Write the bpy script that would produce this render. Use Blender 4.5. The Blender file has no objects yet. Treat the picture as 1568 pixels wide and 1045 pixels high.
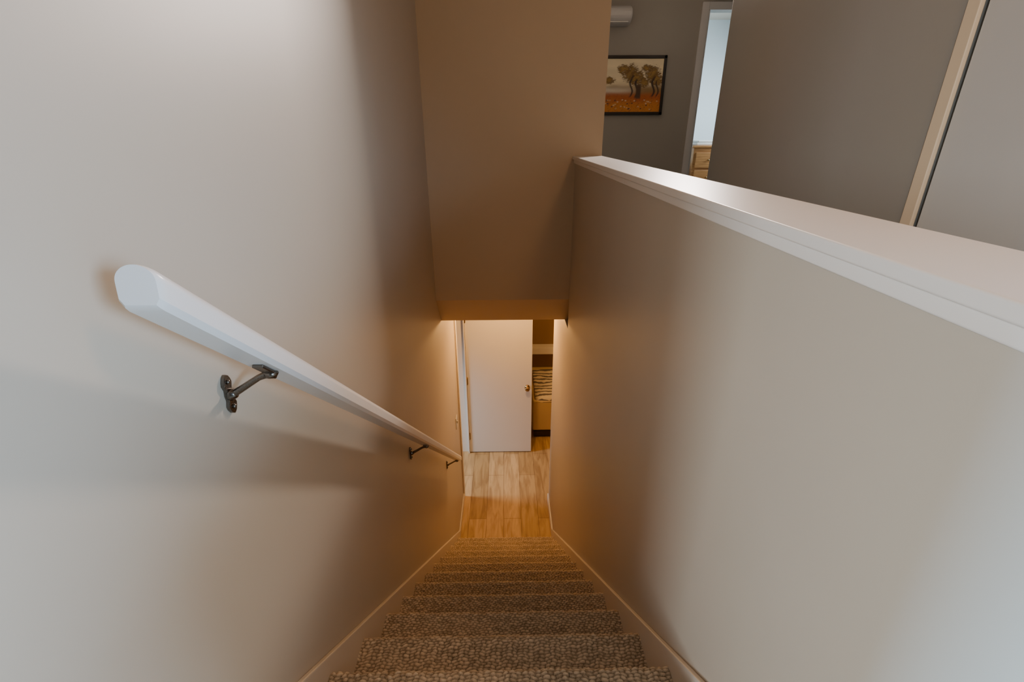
import bpy, bmesh, math, random
import numpy as np
from mathutils import Vector, Matrix, Euler
random.seed(4); rng=np.random.default_rng(4)
S=bpy.context.scene; COL=S.collection

# ------------------------------------------------------------------ helpers
def new_mat(name):
    m=bpy.data.materials.new(name); m.use_nodes=True
    return m, m.node_tree.nodes, m.node_tree.links, m.node_tree.nodes['Principled BSDF']
def paint(name,col,rough=0.5,var=0.02,bump=0.02,scale=180,spec=0.4):
    m,N,L,B=new_mat(name)
    tc=N.new('ShaderNodeTexCoord')
    n1=N.new('ShaderNodeTexNoise'); n1.inputs['Scale'].default_value=2.2; n1.inputs['Detail'].default_value=4
    L.new(tc.outputs['Object'],n1.inputs['Vector'])
    r=N.new('ShaderNodeValToRGB')
    r.color_ramp.elements[0].color=(*[c*(1-var) for c in col],1); r.color_ramp.elements[1].color=(*[min(1,c*(1+var)) for c in col],1)
    r.color_ramp.elements[0].position=.3; r.color_ramp.elements[1].position=.7
    L.new(n1.outputs['Fac'],r.inputs['Fac']); L.new(r.outputs['Color'],B.inputs['Base Color'])
    n2=N.new('ShaderNodeTexNoise'); n2.inputs['Scale'].default_value=scale; n2.inputs['Detail'].default_value=2
    L.new(tc.outputs['Object'],n2.inputs['Vector'])
    b=N.new('ShaderNodeBump'); b.inputs['Strength'].default_value=bump; b.inputs['Distance'].default_value=.002
    L.new(n2.outputs['Fac'],b.inputs['Height']); L.new(b.outputs['Normal'],B.inputs['Normal'])
    B.inputs['Roughness'].default_value=rough; B.inputs['Specular IOR Level'].default_value=spec
    return m
def link(o,parent=None):
    COL.objects.link(o)
    if parent: o.parent=parent
    return o
def mesh_obj(name,verts,faces,mat,parent=None,smooth=False):
    me=bpy.data.meshes.new(name); me.from_pydata([tuple(v) for v in verts],[],faces); me.update()
    bm=bmesh.new(); bm.from_mesh(me); bmesh.ops.recalc_face_normals(bm,faces=bm.faces); bm.to_mesh(me); bm.free()
    o=bpy.data.objects.new(name,me); me.materials.append(mat)
    if smooth:
        for p in me.polygons: p.use_smooth=True
    return link(o,parent)
def bm_box(bm,a,b):
    x0,y0,z0=a; x1,y1,z1=b
    v=[bm.verts.new(p) for p in [(x0,y0,z0),(x1,y0,z0),(x1,y1,z0),(x0,y1,z0),(x0,y0,z1),(x1,y0,z1),(x1,y1,z1),(x0,y1,z1)]]
    for f in [(0,3,2,1),(4,5,6,7),(0,1,5,4),(1,2,6,5),(2,3,7,6),(3,0,4,7)]: bm.faces.new([v[i] for i in f])
def boxes(name,lst,mat,parent=None,bevel=0,seg=3):
    bm=bmesh.new()
    for a,b in lst: bm_box(bm,a,b)
    me=bpy.data.meshes.new(name); bm.to_mesh(me); bm.free(); me.materials.append(mat)
    o=link(bpy.data.objects.new(name,me),parent)
    if bevel:
        md=o.modifiers.new('bev','BEVEL'); md.width=bevel; md.segments=seg; md.limit_method='ANGLE'
        for p in me.polygons: p.use_smooth=True
        md2=o.modifiers.new('wn','WEIGHTED_NORMAL')
    return o
def prism(name,prof,axis,a,b,mat,parent=None,bevel=0):
    """extrude 2D profile. axis 'x': prof=(y,z); axis 'y': prof=(x,z)"""
    n=len(prof); vs=[]
    for t in (a,b):
        for p in prof:
            vs.append((t,p[0],p[1]) if axis=='x' else (p[0],t,p[1]))
    fs=[list(range(n)),list(range(2*n-1,n-1,-1))]+[[i,(i+1)%n,n+(i+1)%n,n+i] for i in range(n)]
    o=mesh_obj(name,vs,fs,mat,parent)
    if bevel:
        md=o.modifiers.new('bev','BEVEL'); md.width=bevel; md.segments=2; md.limit_method='ANGLE'
    return o
def empty(name,loc=(0,0,0)):
    e=bpy.data.objects.new(name,None); e.empty_display_size=.05; COL.objects.link(e); return e
def lathe(name,prof,mat,parent,origin,axis='y-',n=28):
    vs=[];fs=[]
    for (r,h) in prof:
        for i in range(n):
            a=2*math.pi*i/n; c,s=r*math.cos(a),r*math.sin(a)
            if axis=='y-': v=(c,-h,s)
            elif axis=='x+': v=(h,c,s)
            elif axis=='z': v=(c,s,h)
            vs.append((v[0]+origin[0],v[1]+origin[1],v[2]+origin[2]))
    for j in range(len(prof)-1):
        for i in range(n): fs.append([j*n+i,j*n+(i+1)%n,(j+1)*n+(i+1)%n,(j+1)*n+i])
    fs.append(list(range(n))); fs.append([(len(prof)-1)*n+i for i in range(n)])
    return mesh_obj(name,vs,fs,mat,parent,smooth=True)
def tube(name,pts,rad,mat,parent):
    cu=bpy.data.curves.new(name,'CURVE'); cu.dimensions='3D'; cu.bevel_depth=1; cu.bevel_resolution=4; cu.use_fill_caps=True
    sp=cu.splines.new('POLY'); sp.points.add(len(pts)-1)
    for i,p in enumerate(pts):
        sp.points[i].co=(*p,1); sp.points[i].radius=rad[i] if hasattr(rad,'__len__') else rad
    cu.materials.append(mat)
    return link(bpy.data.objects.new(name,cu),parent)

# ------------------------------------------------------------------ materials
M_wall=paint('wall_paint',(.53,.46,.37),.42)
M_wall_lamplit=paint('wall_paint_lamplit',(.60,.46,.30),.5)  # same paint as the other walls, warm lamplight mixed into the colour
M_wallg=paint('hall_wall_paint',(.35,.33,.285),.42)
M_bed=paint('bedroom_wall_paint',(.60,.66,.67),.6)
M_ceil=paint('ceiling_paint',(.55,.50,.43),.8)
M_trim=paint('trim_gloss_white',(.82,.77,.71),.35,.01,.03,90,.4)
M_skirt=paint('skirt_paint',(.68,.60,.50),.35,.01,.03,90)
M_cream=paint('cream_trim',(.80,.65,.45),.4,.01,.02)
M_door=paint('door_white',(.82,.79,.75),.35,.01,.02,60)
M_rail=paint('rail_enamel',(.84,.80,.76),.28,.02,.25,45,.5)
M_panel=paint('panel_grey',(.60,.60,.57),.35)
M_brown=paint('brown_wall',(.30,.18,.08),.6)
M_beige=paint('bed_fabric',(.64,.48,.28),.9,.06,.4,300)
M_dark=paint('dark_base',(.03,.02,.015),.5)
M_plast=paint('white_plastic',(.62,.61,.59),.35,.01,.0)
M_frame=paint('frame_black',(.02,.014,.01),.35,.1,.1)
M_upfloor=paint('upper_carpet',(.30,.25,.19),.95,.1,.5,200)
def metal(name,col,rough):
    m,N,L,B=new_mat(name); B.inputs['Base Color'].default_value=(*col,1); B.inputs['Metallic'].default_value=1
    n=N.new('ShaderNodeTexNoise'); n.inputs['Scale'].default_value=40
    mr=N.new('ShaderNodeMapRange'); mr.inputs['To Min'].default_value=rough*.7; mr.inputs['To Max'].default_value=rough*1.4
    L.new(n.outputs['Fac'],mr.inputs['Value']); L.new(mr.outputs['Result'],B.inputs['Roughness'])
    return m
M_brz=metal('antique_nickel',(.20,.175,.15),.25)
M_brass=metal('brass',(.40,.25,.10),.3)
def wood(name,c1,c2,axis='Y',scale=6):
    m,N,L,B=new_mat(name); tc=N.new('ShaderNodeTexCoord'); mp=N.new('ShaderNodeMapping')
    mp.inputs['Scale'].default_value=(12,1,12) if axis=='Y' else (1,12,12)
    n=N.new('ShaderNodeTexNoise'); n.inputs['Scale'].default_value=scale; n.inputs['Detail'].default_value=6
    r=N.new('ShaderNodeValToRGB'); r.color_ramp.elements[0].color=(*c1,1); r.color_ramp.elements[1].color=(*c2,1)
    r.color_ramp.elements[0].position=.35; r.color_ramp.elements[1].position=.68
    L.new(tc.outputs['Object'],mp.inputs['Vector']); L.new(mp.outputs['Vector'],n.inputs['Vector'])
    L.new(n.outputs['Fac'],r.inputs['Fac']); L.new(r.outputs['Color'],B.inputs['Base Color']); B.inputs['Roughness'].default_value=.4
    return m
M_oak=wood('honey_oak',(.40,.17,.05),(.6,.29,.10),'X')
def plank_mat():
    m,N,L,B=new_mat('plank_floor'); tc=N.new('ShaderNodeTexCoord')
    mp=N.new('ShaderNodeMapping'); mp.inputs['Rotation'].default_value=(0,0,math.radians(90)); mp.inputs['Location'].default_value=(.15,.05,0)
    br=N.new('ShaderNodeTexBrick'); br.inputs['Scale'].default_value=1; br.inputs['Brick Width'].default_value=1.1; br.inputs['Row Height'].default_value=.18
    br.inputs['Mortar Size'].default_value=.0020; br.offset=.37; br.inputs['Bias'].default_value=0
    br.inputs['Color1'].default_value=(.45,.29,.12,1); br.inputs['Color2'].default_value=(.65,.45,.22,1); br.inputs['Mortar'].default_value=(.22,.12,.05,1)
    L.new(tc.outputs['Object'],mp.inputs['Vector']); L.new(mp.outputs['Vector'],br.inputs['Vector'])
    mp2=N.new('ShaderNodeMapping'); mp2.inputs['Scale'].default_value=(6,.8,1)
    n=N.new('ShaderNodeTexNoise'); n.inputs['Scale'].default_value=3.5; n.inputs['Detail'].default_value=6; n.inputs['Distortion'].default_value=.8
    L.new(tc.outputs['Object'],mp2.inputs['Vector']); L.new(mp2.outputs['Vector'],n.inputs['Vector'])
    r=N.new('ShaderNodeValToRGB'); r.color_ramp.elements[0].color=(.68,.61,.54,1); r.color_ramp.elements[1].color=(1.06,1.05,1.04,1)
    r.color_ramp.elements[0].position=.33; r.color_ramp.elements[1].position=.6
    L.new(n.outputs['Fac'],r.inputs['Fac'])
    mx=N.new('ShaderNodeMix'); mx.data_type='RGBA'; mx.blend_type='MULTIPLY'; mx.inputs['Factor'].default_value=1
    L.new(br.outputs['Color'],mx.inputs['A']); L.new(r.outputs['Color'],mx.inputs['B']); L.new(mx.outputs['Result'],B.inputs['Base Color'])
    B.inputs['Roughness'].default_value=.5
    return m
M_plank=plank_mat()
def carpet_mat():
    m,N,L,B=new_mat('loop_carpet')
    a=N.new('ShaderNodeAttribute'); a.attribute_name='tuft'
    r=N.new('ShaderNodeValToRGB'); cr=r.color_ramp
    cr.elements[0].color=(.12,.085,.055,1); cr.elements[0].position=0  # shade between loops, put in as dark colour
    cr.elements[1].color=(.96,.81,.61,1); cr.elements[1].position=1
    e=cr.elements.new(.42); e.color=(.62,.49,.345,1)
    tc=N.new('ShaderNodeTexCoord'); n=N.new('ShaderNodeTexNoise'); n.inputs['Scale'].default_value=420; n.inputs['Detail'].default_value=2
    L.new(tc.outputs['Object'],n.inputs['Vector'])
    mt=N.new('ShaderNodeMath'); mt.operation='MULTIPLY_ADD'; mt.inputs[1].default_value=.5; 
    L.new(n.outputs['Fac'],mt.inputs[0]); 
    sb=N.new('ShaderNodeMath'); sb.operation='SUBTRACT'; sb.inputs[1].default_value=.25
    L.new(a.outputs['Fac'],sb.inputs[0]); L.new(sb.outputs[0],mt.inputs[2])
    L.new(mt.outputs[0],r.inputs['Fac']); L.new(r.outputs['Color'],B.inputs['Base Color'])
    b=N.new('ShaderNodeBump'); b.inputs['Strength'].default_value=.5; b.inputs['Distance'].default_value=.002
    L.new(n.outputs['Fac'],b.inputs['Height']); L.new(b.outputs['Normal'],B.inputs['Normal'])
    B.inputs['Roughness'].default_value=.95; B.inputs['Specular IOR Level'].default_value=.1
    return m
M_carpet=carpet_mat()

# ------------------------------------------------------------------ dimensions
XL,XR=-.49,.437
XH=.60
R,RUN=.1975,.235
Y1,Z1=.83,-1.311
Z0=Z1+R; Y0=Y1-RUN
FL=Z1-12*R           # lower floor
CL=-1.285            # lower ceiling
CU=1.36              # upper ceiling
YH=3.185             # far header wall
CAP=-.128

# ------------------------------------------------------------------ room shell
boxes('wall_left',[((XL-.12,-.5,FL),(XL,4.15,CU)),
                   ((XL-.12,5.03,FL),(XL,7.5,CL)),((XL-.12,4.15,FL+2.08),(XL,5.03,CL))],M_wall)
prism('wall_far',[(YH,CU),(YH,-1.063),(3.375,CL),(3.5,CL),(3.5,CU)],'x',XL,XH,M_wall_lamplit)
boxes('wall_right',[((XR,-.35,FL),(XH-.012,YH,CAP-.02)),((XR,YH,FL),(XH-.012,4.12,CL)),],M_wall)
boxes('floor_upper',[((-3,-3.4,CL),(XR,Y0-.03,Z0-.02)),((XH-.012,-3.4,CL),(3.6,8,Z0)),((XL-.12,3.5,CL),(XH-.012,8,Z0)),((XR,-3.4,CL),(XH-.012,-.35,Z0))],M_upfloor)
boxes('ceiling',[((-3,-3.4,CU),(4.2,8,CU+.1))],M_ceil)
boxes('floor',[((-3,3.3,FL-.1),(3,7.5,FL))],M_plank)
boxes('wall_hall',[((1.6,1.95,Z0),(1.72,3.99,CU)),((1.6,-3.4,Z0),(1.72,1.03,CU)),((1.6,1.03,Z0+2.45),(1.72,1.95,CU)),((1.66,1.03,Z0),(1.72,1.95,CU))],M_wallg,bevel=.004)
DX0,DX1=1.80,2.60; DH=.99
boxes('wall_end',[((XH,5,Z0),(DX0,5.1,CU)),((DX1,5,Z0),(3.6,5.1,CU)),((DX0,5,DH),(DX1,5.1,CU)),((XL,3.5,Z0),(XH,3.56,CU))],M_wallg)
boxes('wall_bedroom',[((1.2,7.4,Z0),(4.2,7.5,CU)),((3.6,3.9,Z0),(3.7,7.5,CU)),((1.2,5.1,Z0),(1.3,7.4,CU))],M_bed)
boxes('wall_back',[((-3,-3.5,Z0),(3.7,-3.4,CU)),((-3.1,-3.4,Z0),(-3,-.5,CU)),((-3,-.5,Z0),(XL-.12,-.4,CU))],M_wall)
boxes('wall_alcove',[((1.72,3.4,Z0),(3.6,3.5,CU))],M_wallg)
boxes('wall_lower_room',[((-2.6,3.4,FL),(-2.5,7.5,CL)),((-2.5,3.3,FL),(XL-.12,3.4,CL)),((XH-.012,4.02,FL),(3,4.12,CL)),((3,4,FL),(3.1,7.5,CL))],M_wall)
boxes('wall_lower_end',[((XL,6.32,FL),(3,6.42,CL))],M_brown)
boxes('wall_lower_left_end',[((-2.5,7.4,FL),(XL-.12,7.5,CL))],M_bed)

# half-wall cap with moulding
cap=empty('trim_1')
boxes('cap_board',[((XR-.018,-.37,CAP-.020),(XH+.004,YH,CAP))],M_trim,cap,bevel=.004)
boxes('cap_moulding',[((XR-.010,-.36,CAP-.042),(XR+.001,YH,CAP-.020))],M_trim,cap,bevel=.004)

# door casings
boxes('trim_2',[((DX0-.06,4.982,Z0),(DX0,5.0,DH+.06)),((DX1,4.982,Z0),(DX1+.06,5.0,DH+.06)),((DX0,4.982,DH),(DX1,5.0,DH+.06)),
                ((DX0,4.99,Z0),(DX0+.015,5.11,DH)),((DX1-.015,4.99,Z0),(DX1,5.11,DH))],M_plast,bevel=.003)
boxes('trim_3',[((1.582,1.885,Z0),(1.6,1.94,Z0+2.5)),((1.582,1.03,Z0),(1.6,1.085,Z0+2.5))],M_cream,bevel=.004)
boxes('trim_4',[((XL,4.15,FL),(XL+.015,4.205,FL+2.1)),((XL,4.975,FL),(XL+.015,5.03,FL+2.1)),((XL-.12,4.15,FL),(XL,4.165,FL+2.08)),((XL-.12,5.015,FL),(XL,5.03,FL+2.08))],M_trim,bevel=.003)
d2=empty('door_2')
boxes('panel',[((1.604,1.045,Z0+.01),(1.64,1.878,Z0+2.43))],M_panel,d2,bevel=.003)
lathe('pull',[(.001,.012),(.025,.012),(.028,.008),(.028,0)],M_brass,d2,(1.59,1.12,Z0+.95),'x+')

# skirt boards
def skirt(name,x0,x1):
    zt=lambda y:-1.150-.8404*(y-.705)
    prof=[(.30,Z0+.09),(.60,Z0+.09),(.62,zt(.62)),(3.58,zt(3.58)),(3.62,FL+.085),(3.62,FL),(3.30,FL),(.60,Z0-.26),(.30,Z0-.26)]
    prism(name,prof,'x',x0,x1,M_skirt,bevel=.003)
skirt('baseboard_stair_left',XL,XL+.014)
skirt('baseboard_stair_right',XR-.014,XR)
boxes('baseboard_left',[((XL,3.62,FL),(XL+.013,4.15,FL+.085))],M_skirt,bevel=.003)
boxes('baseboard_right',[((XR-.013,3.62,FL),(XR,4.12,FL+.085)),((XR-.013,4.12,FL),(XH,4.133,FL+.085))],M_trim,bevel=.003)

# ------------------------------------------------------------------ carpeted staircase
def stairs():
    P=[(Y0-.9,Z0)]
    for k in range(13):
        y=Y0+k*RUN; z=Z0-k*R; r=.019
        c=(y-r,z-r)
        for a in np.linspace(90,-85,10):
            P.append((c[0]+r*math.cos(math.radians(a)),c[1]+r*math.sin(math.radians(a))))
        P.append((y-.030,z-.048)); P.append((y-.036,z-R+.006)); P.append((y-.028,z-R))
    P=P[:-2]; P.append((P[-1][0],FL-.005)) if P[-1][1]>FL else None
    P=np.array(P); seg=np.hypot(*np.diff(P,axis=0).T); cum=np.r_[0,np.cumsum(seg)]
    st=.0026; s=np.arange(.62,cum[-1],st)
    y=np.interp(s,cum,P[:,0]); z=np.interp(s,cum,P[:,1])
    ty=np.gradient(y); tz=np.gradient(z); l=np.hypot(ty,tz)+1e-9; ny=-tz/l; nz=ty/l
    k=np.ones(5)/5; ny=np.convolve(ny,k,'same'); nz=np.convolve(nz,k,'same')
    x0,x1=XL+.014,XR-.014
    nx=int((x1-x0)/.0029); x=np.linspace(x0,x1,nx)
    X,Sg=np.meshgrid(x,s)
    pu,ps=.0170,.0098
    # slightly wandering diagonal weave
    wob=.0034*np.sin(X*47+Sg*31)+.0026*np.sin(X*131-Sg*43)
    rows=np.floor((Sg+wob)/ps).astype(int)
    rs=rng.random(rows.max()+3)
    up=(X+.0030*np.sin(Sg*61)+.0016*np.sin(X*210+Sg*90))/pu + rs[rows]*.35+ (rows%2)*.5
    cols=np.floor(up).astype(int)
    fs=(Sg+wob)/ps-rows; fu=up-cols
    h=(np.clip(np.sin(np.pi*fs),0,1)**.8)*(np.clip(np.sin(np.pi*fu),0,1)**.6)
    hh=((rows*73856093)^(cols*19349663))&0xffff
    rnd=((hh*1103515245+12345)%65536)/65536.
    big=.5+.25*np.sin(X*9+1.3*np.sin(Sg*7))*np.sin(Sg*8.1+X*3)
    h=np.nan_to_num(h)
    D=.0056*h*(.45+.85*rnd)
    tuft=np.clip(.05+.80*h*(.42+.62*rnd)+.10*(big-.5),0,1)  # random loop tone, plus crevice shade coloured in where the pile is low
    YY=y[:,None]+ny[:,None]*D; ZZ=z[:,None]+nz[:,None]*D
    V=np.stack([X+(rnd-.5)*.0006,YY,ZZ],-1).reshape(-1,3)
    V[:,0]=np.clip(V[:,0],x0,x1)
    ns=len(s); i=np.arange(ns-1)[:,None]*nx+np.arange(nx-1)[None,:]
    F=np.stack([i,i+1,i+1+nx,i+nx],-1).reshape(-1,4)
    me=bpy.data.meshes.new('carpeted_staircase')
    me.vertices.add(len(V)); me.vertices.foreach_set('co',V.ravel())
    me.loops.add(F.size); me.loops.foreach_set('vertex_index',F.ravel().astype(np.int32))
    me.polygons.add(len(F)); me.polygons.foreach_set('loop_start',(np.arange(len(F))*4).astype(np.int32))
    me.polygons.foreach_set('loop_total',np.full(len(F),4,dtype=np.int32))
    me.update(); me.validate()
    at=me.attributes.new('tuft','FLOAT','POINT'); at.data.foreach_set('value',tuft.ravel())
    me.polygons.foreach_set('use_smooth',np.ones(len(F),bool))
    me.materials.append(M_carpet)
    link(bpy.data.objects.new('carpeted_staircase',me))
stairs()

# ------------------------------------------------------------------ handrail
rail=empty('handrail')
XRc=-.405
A=Vector((XRc,.512,-.150)); SL=.8404
def railpt(y): return Vector((XRc,y,A.z-SL*(y-A.y)))
Bp=railpt(3.24)
d=(Bp-A).normalized(); up=Vector((0,-d.z,d.y)); up=up if up.z>0 else -up; side=Vector((1,0,0))
def railprof(n=20):
    w,h=.026,.044; pr=[]
    pr+=[(-w*.78,-h*.5),(w*.78,-h*.5),(w,-h*.33),(w,h*.08)]
    for a in np.linspace(0,180,n)[1:-1]:
        pr.append((w*math.cos(math.radians(a)),h*.08+h*.42*math.sin(math.radians(a))))
    pr+=[(-w,h*.08),(-w,-h*.33)]
    return pr
pr=railprof(); n=len(pr); vs=[];fs=[]
Lr=(Bp-A).length
stations=[(0,.86),(.004,.95),(.012,1)]+[(t,1) for t in np.linspace(.05,Lr-.012,30)]+[(Lr,.9)]
for t,sc in stations:
    for (a,b) in pr:
        p=A+d*t+side*(a*sc)+up*(b*sc)
        if t<.02: p=p+d*(-(b)*.55)   # angle the cut
        vs.append(p)
for j in range(len(stations)-1):
    for i in range(n): fs.append([j*n+i,j*n+(i+1)%n,(j+1)*n+(i+1)%n,(j+1)*n+i])
fs.append(list(range(n))); fs.append([(len(stations)-1)*n+i for i in range(n)])
ro=mesh_obj('rail',vs,fs,M_rail,rail,smooth=True)
md=ro.modifiers.new('es','EDGE_SPLIT'); md.split_angle=math.radians(28)
def bracket(i,y):
    c=railpt(y); bz=c.z-.034
    pz=bz-.040
    half=[(0,.038),(.006,.034),(.010,.027),(.012,.020),(.008,.010),(.0095,0),(.008,-.010),(.012,-.020),(.010,-.027),(.006,-.034),(0,-.038)]
    pts=[(y+a,pz+b) for a,b in half]+[(y-a,pz+b) for a,b in half[-2:0:-1]]
    prism('plate_%d'%i,pts,'x',XL,XL+.007,M_brz,rail,bevel=.0012)
    lathe('boss_%d'%i,[(.011,0),(.011,.006),(.008,.011),(.006,.014)],M_brz,rail,(XL+.004,y,pz),'x+',18)
    for s in(-1,1): lathe('screw_%d_%d'%(i,s),[(.0042,0),(.0042,.002),(.002,.004)],M_brz,rail,(XL+.007,y,pz+s*.024),'x+',12)
    tube('arm_%d'%i,[(XL+.006,y,pz),(XL+.016,y,pz+.003),(XL+.062,y,bz-.008),(XL+.074,y,bz-.003),(XRc+.006,y,bz-.001)],[.009,.0065,.0055,.0065,.0085],M_brz,rail)
    o=boxes('saddle_%d'%i,[((-.009,-.026,-.003),(.009,.026,.003))],M_brz,rail,bevel=.0015)
    o.location=(c-up*.025); o.rotation_euler=(-math.atan(SL),0,0)
    lathe('cup_%d'%i,[(.001,0),(.009,.001),(.012,.006),(.011,.012),(.004,.014)],M_brz,rail,(XRc,y,bz-.007),'z',20)
for i,y in enumerate((.74,1.99,3.13)): bracket(i+1,y)

# ------------------------------------------------------------------ lower door
d1=empty('door_1')
DY=4.99
boxes('slab',[((XL+.018,DY,FL+.012),(.29,DY+.035,FL+2.03))],M_door,d1,bevel=.002)
lathe('knob',[(.030,0),(.030,.006),(.012,.010),(.011,.030),(.024,.040),(.029,.052),(.026,.064),(.012,.070)],M_brass,d1,(.235,DY,FL+.93),'y-')
boxes('latch_plate',[((.2895,DY+.006,FL+.90),(.2915,DY+.029,FL+.96))],M_brass,d1)
for i,z in enumerate((.25,1.02,1.80)):
    boxes('hinge_leaf_%d'%i,[((XL+.0145,DY-.004,FL+z-.045),(XL+.03,DY+.0,FL+z+.045))],M_brass,d1)
    lathe('hinge_pin_%d'%i,[(.006,-.05),(.006,.05)],M_brass,d1,(XL+.02,DY-.006,FL+z),'z',12)
sw=empty('light_switch')
boxes('plate',[((XL,3.86,FL+1.10),(XL+.006,3.94,FL+1.22))],M_plast,sw,bevel=.002)
boxes('toggle',[((XL+.006,3.895,FL+1.15),(XL+.016,3.905,FL+1.175))],M_plast,sw,bevel=.001)

# ------------------------------------------------------------------ daybed in the lower room
bed=empty('daybed')
boxes('mattress',[((.32,5.32,FL+.09),(2.2,6.30,FL+.55))],M_beige,bed,bevel=.03)
boxes('base',[((.34,5.31,FL+.02),(2.18,6.28,FL+.088))],M_dark,bed)
m,N,L,B=new_mat('striped_fabric'); tc=N.new('ShaderNodeTexCoord'); w=N.new('ShaderNodeTexWave'); w.bands_direction='Y'
w.inputs['Scale'].default_value=3.6; w.inputs['Distortion'].default_value=3; w.inputs['Detail'].default_value=2; w.inputs['Detail Scale'].default_value=2.5
r=N.new('ShaderNodeValToRGB'); r.color_ramp.interpolation='EASE'; r.color_ramp.elements[0].position=.22; r.color_ramp.elements[1].position=.42
r.color_ramp.elements[0].color=(.15,.13,.13,1); r.color_ramp.elements[1].color=(.74,.64,.50,1)
L.new(tc.outputs['Object'],w.inputs['Vector']); L.new(w.outputs['Color'],r.inputs['Fac']); L.new(r.outputs['Color'],B.inputs['Base Color']); B.inputs['Roughness'].default_value=.9
vs=[];fs=[];nn=30
for j in range(nn):
    for i in range(nn):
        x=.36+1.3*i/(nn-1); y=5.33+.80*j/(nn-1)
        vs.append((x,y,FL+.565+.012*math.sin(x*9+y*4)*math.sin(y*13)+ (0 if j>0 else -.05)))
for j in range(nn-1):
    for i in range(nn-1): fs.append([j*nn+i,j*nn+i+1,(j+1)*nn+i+1,(j+1)*nn+i])
th=mesh_obj('striped_throw',vs,fs,m,bed,True); sd=th.modifiers.new('s','SOLIDIFY'); sd.thickness=.012
boxes('wall_shelf',[((.1,6.18,FL+.80),(2.8,6.32,FL+.90))],M_trim,bevel=.004)

# ------------------------------------------------------------------ upper hall: picture, air conditioner, dresser
pic=empty('framed_picture')
px0,px1,pz0,pz1=.80,1.474,.158,.645; fy=4.965; fw=.026
boxes('frame',[((px0,fy,pz0),(px1,4.995,pz0+fw)),((px0,fy,pz1-fw),(px1,4.995,pz1)),((px0,fy,pz0),(px0+fw,4.995,pz1)),((px1-fw,fy,pz0),(px1,4.995,pz1))],M_frame,pic,bevel=.003)
nx,nz=200,150
gx,gz=np.meshgrid(np.linspace(0,1,nx),np.linspace(0,1,nz))
def sm(a,e=.02): return 1/(1+np.exp(-np.clip(a/e,-50,50)))
C=np.zeros((nz,nx,3)); sky=np.array([.88,.76,.50]); gr=np.array([.50,.12,.02]); 
def nzf(x,z,k):
    return sum(np.sin(x*k*(1+.7*i)+i*2.1+3*np.sin(z*k*.6*(1+i)))*np.cos(z*k*(1.2+.5*i)+i) for i in range(4))/4
C[:]=sky; C*= (1+.12*nzf(gx,gz,6))[...,None]
def blend(mask,col): 
    global C
    C=C*(1-mask[...,None])+np.array(col)*mask[...,None]
blend(sm(.50-gz+.02*nzf(gx,gz,9)),(.30,.18,.06))
blend(sm(.46-gz+.015*nzf(gx,gz,11))*sm(gz-.36)*sm(.55-gx,.05),(.82,.76,.60))
blend(sm(.36-gz+.02*nzf(gx,gz,7)),gr)
blend(sm(.2-gz+.05*nzf(gx,gz,8),.03),(.66,.24,.03))
for (cx,cz,rx,rz) in [(.53,.72,.13,.17),(.62,.64,.11,.15),(.85,.70,.12,.16),(.92,.60,.09,.13),(.43,.80,.10,.09),(.2,.60,.12,.07),(.76,.82,.08,.07),(.74,.56,.08,.09)]:
    dd=1-((gx-cx)/rx)**2-((gz-cz)/rz)**2+.8*nzf(gx,gz,38)+.5*nzf(gz,gx,71)
    blend(sm(dd-.15,.12),(.17,.09,.018)); blend(sm(dd-.8,.1)*.8,(.46,.27,.06))
for (tx,zb,zt,wd) in [(.55,.3,.7,.012),(.63,.28,.62,.016),(.87,.3,.66,.014),(.93,.3,.6,.01)]:
    blend(sm(wd-np.abs(gx-tx-.02*np.sin(gz*20)),.003)*sm(gz-zb,.01)*sm(zt-gz,.01),(.04,.02,.01))
blend(sm(.035-np.abs(gx-.66),.004)*sm(gz-.26,.008)*sm(.52-gz,.008),(.08,.04,.015))
for i in range(34):
    cx=random.uniform(.15,.98); cz=random.uniform(.06,.24)
    blend(sm(1-((gx-cx)/.013)**2-((gz-cz)/.012)**2,.2),random.choice([(.75,.55,.3),(.7,.45,.18),(.1,.04,.02)]))
blend(sm(nzf(gx,gz,60)-.35,.05)*sm(.34-gz)*.6,(.12,.03,.01))
vs=[(px0+fw*.8+(px1-px0-1.6*fw)*gx[j,i],4.975,pz0+fw*.8+(pz1-pz0-1.6*fw)*gz[j,i]) for j in range(nz) for i in range(nx)]
fs=[[j*nx+i,j*nx+i+1,(j+1)*nx+i+1,(j+1)*nx+i] for j in range(nz-1) for i in range(nx-1)]
me=bpy.data.meshes.new('canvas'); me.from_pydata(vs,[],fs); me.update()
ca=me.color_attributes.new('paint','FLOAT_COLOR','POINT'); ca.data.foreach_set('color',np.concatenate([np.clip(C,0,1),np.ones((nz,nx,1))],-1).ravel())
m,N,L,B=new_mat('canvas_painting'); a=N.new('ShaderNodeAttribute'); a.attribute_name='paint'; L.new(a.outputs['Color'],B.inputs['Base Color']); B.inputs['Roughness'].default_value=.5
me.materials.append(m); link(bpy.data.objects.new('canvas',me),pic)

ac=empty('wall_air_conditioner')
prof=[(5.0,1.00),(4.88,1.00),(4.845,.98),(4.83,.94),(4.84,.905),(4.88,.872),(5.0,.865)]
prism('body',prof,'x',.62,1.10,M_plast,ac,bevel=.015)
boxes('vent_louver',[((.66,4.855,.876),(1.07,4.89,.886))],M_panel,ac,bevel=.002)

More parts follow.
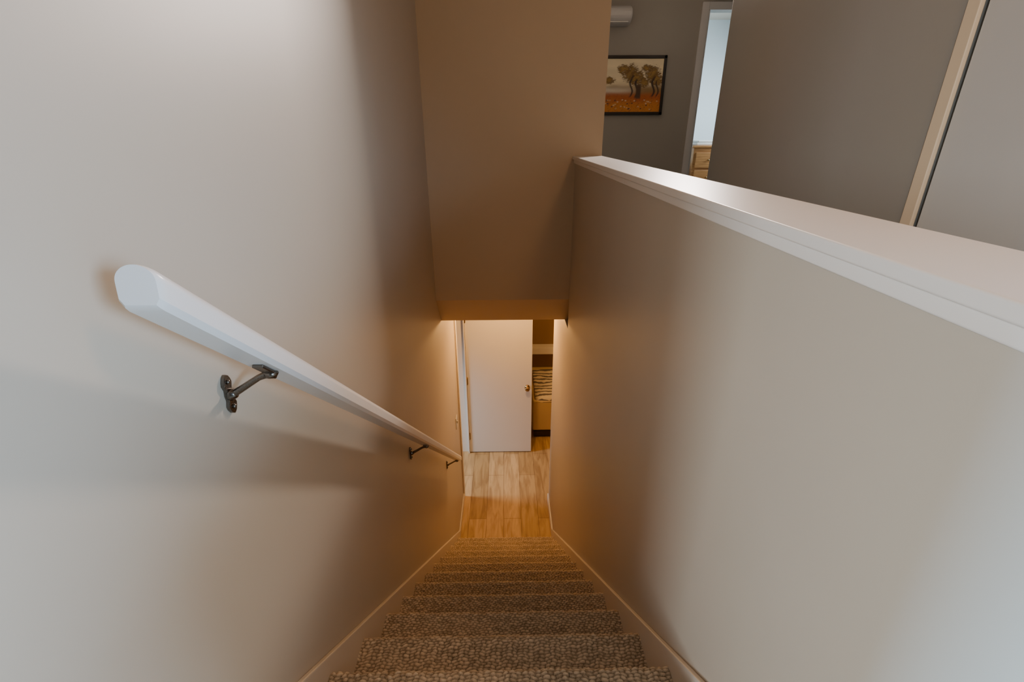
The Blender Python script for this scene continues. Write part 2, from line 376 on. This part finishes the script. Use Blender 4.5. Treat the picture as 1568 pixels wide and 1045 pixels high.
dr=empty('wooden_dresser')
dx0,dx1,dy0,dy1,dz=2.28,3.0,6.2,6.65,-.14
boxes('carcass',[((dx0,dy0,Z0+.08),(dx1,dy1,dz-.025)),((dx0,dy0,Z0),(dx0+.05,dy0+.05,Z0+.08)),((dx1-.05,dy0,Z0),(dx1,dy0+.05,Z0+.08))],M_oak,dr,bevel=.004)
boxes('top',[((dx0-.02,dy0-.02,dz-.025),(dx1+.02,dy1,dz))],M_oak,dr,bevel=.006)
for i in range(4):
    z=Z0+.12+i*.2
    boxes('drawer_%d'%i,[((dx0+.03,dy0-.018,z),(dx1-.03,dy0,z+.175))],M_oak,dr,bevel=.005)
    for x in (dx0+.18,dx1-.18): lathe('knob_%d_%d'%(i,int(x*100)),[(.006,0),(.006,.01),(.014,.018),(.008,.028)],M_brass,dr,(x,dy0-.018,z+.09),'y-',12)
ls=empty('table_linen_stack')
boxes('towels',[((dx0+.03,dy0+.02,dz),(dx0+.40,dy0+.32,dz+.03)),((dx0+.05,dy0+.03,dz+.03),(dx0+.38,dy0+.31,dz+.055))],M_trim,ls,bevel=.01)
bn=empty('white_bed')
boxes('mattress',[((1.35,6.1,Z0+.45),(2.22,7.3,Z0+.78))],M_plast,bn,bevel=.05)
boxes('frame',[((1.37,6.12,Z0),(2.20,7.28,Z0+.45))],M_oak,bn,bevel=.01)

# ------------------------------------------------------------------ lights
def area(name,loc,target,sx,sy,power,col,spread=180):
    l=bpy.data.lights.new(name,'AREA'); l.shape='RECTANGLE'; l.size=sx; l.size_y=sy; l.energy=power; l.color=col; l.spread=math.radians(spread)
    o=link(bpy.data.objects.new(name,l)); o.location=loc
    o.rotation_euler=(Vector(target)-Vector(loc)).to_track_quat('-Z','Y').to_euler(); return o
def point(name,loc,power,col,r):
    l=bpy.data.lights.new(name,'POINT'); l.energy=power; l.color=col; l.shadow_soft_size=r
    o=link(bpy.data.objects.new(name,l)); o.location=loc; return o
area('daylight_window_left_a',(-1.6,-2.3,.3),(.44,.9,-.7),.26,1.0,23,(.84,.92,1),80)
area('daylight_window_left_b',(-2.4,-2.1,.3),(.44,.2,-.9),.30,1.0,62,(.28,.60,1),70)
area('daylight_window_right',(1.5,-1.0,.0),(-.49,.3,-1.0),.6,.9,32,(.46,.70,1),80)
area('hall_added_light',(1.70,4.78,1.18),(-.49,1.3,-.1),.34,.30,24,(1,.86,.78),80)  # added unseen light, placed to cast the lit band on the left wall
point('hall_ceiling_lamp',(.92,.25,1.20),25,(1,.56,.27),.16)
point('lower_hall_lamp',(.05,4.2,-1.42),46,(1,.53,.18),.07)
point('lower_room_fill',(1.4,5.4,-1.5),26,(1,.58,.20),.1)  # added unseen fill to brighten the daybed and brown wall
area('daylight_bedroom',(3.2,6.2,.4),(2.2,6.6,-.1),1,1.2,50,(.72,.88,1))
area('daylight_lower_room',(-2.2,4.4,-2.3),(-.3,4.7,-3.6),.5,.9,11,(.68,.84,1),80)
W=bpy.data.worlds.new('World'); S.world=W; W.use_nodes=True
W.node_tree.nodes['Background'].inputs['Color'].default_value=(.8,.85,1,1); W.node_tree.nodes['Background'].inputs['Strength'].default_value=.3

# ------------------------------------------------------------------ camera
cam=bpy.data.cameras.new('camera'); co=link(bpy.data.objects.new('camera',cam)); S.camera=co
cam.sensor_width=36; cam.lens=735/1568*36; cam.clip_start=.02
co.matrix_world=Matrix.Rotation(math.radians(-.67),4,'Z')@Matrix.Rotation(math.radians(90-23.36),4,'X')@Matrix.Rotation(math.radians(-.3),4,'Z')
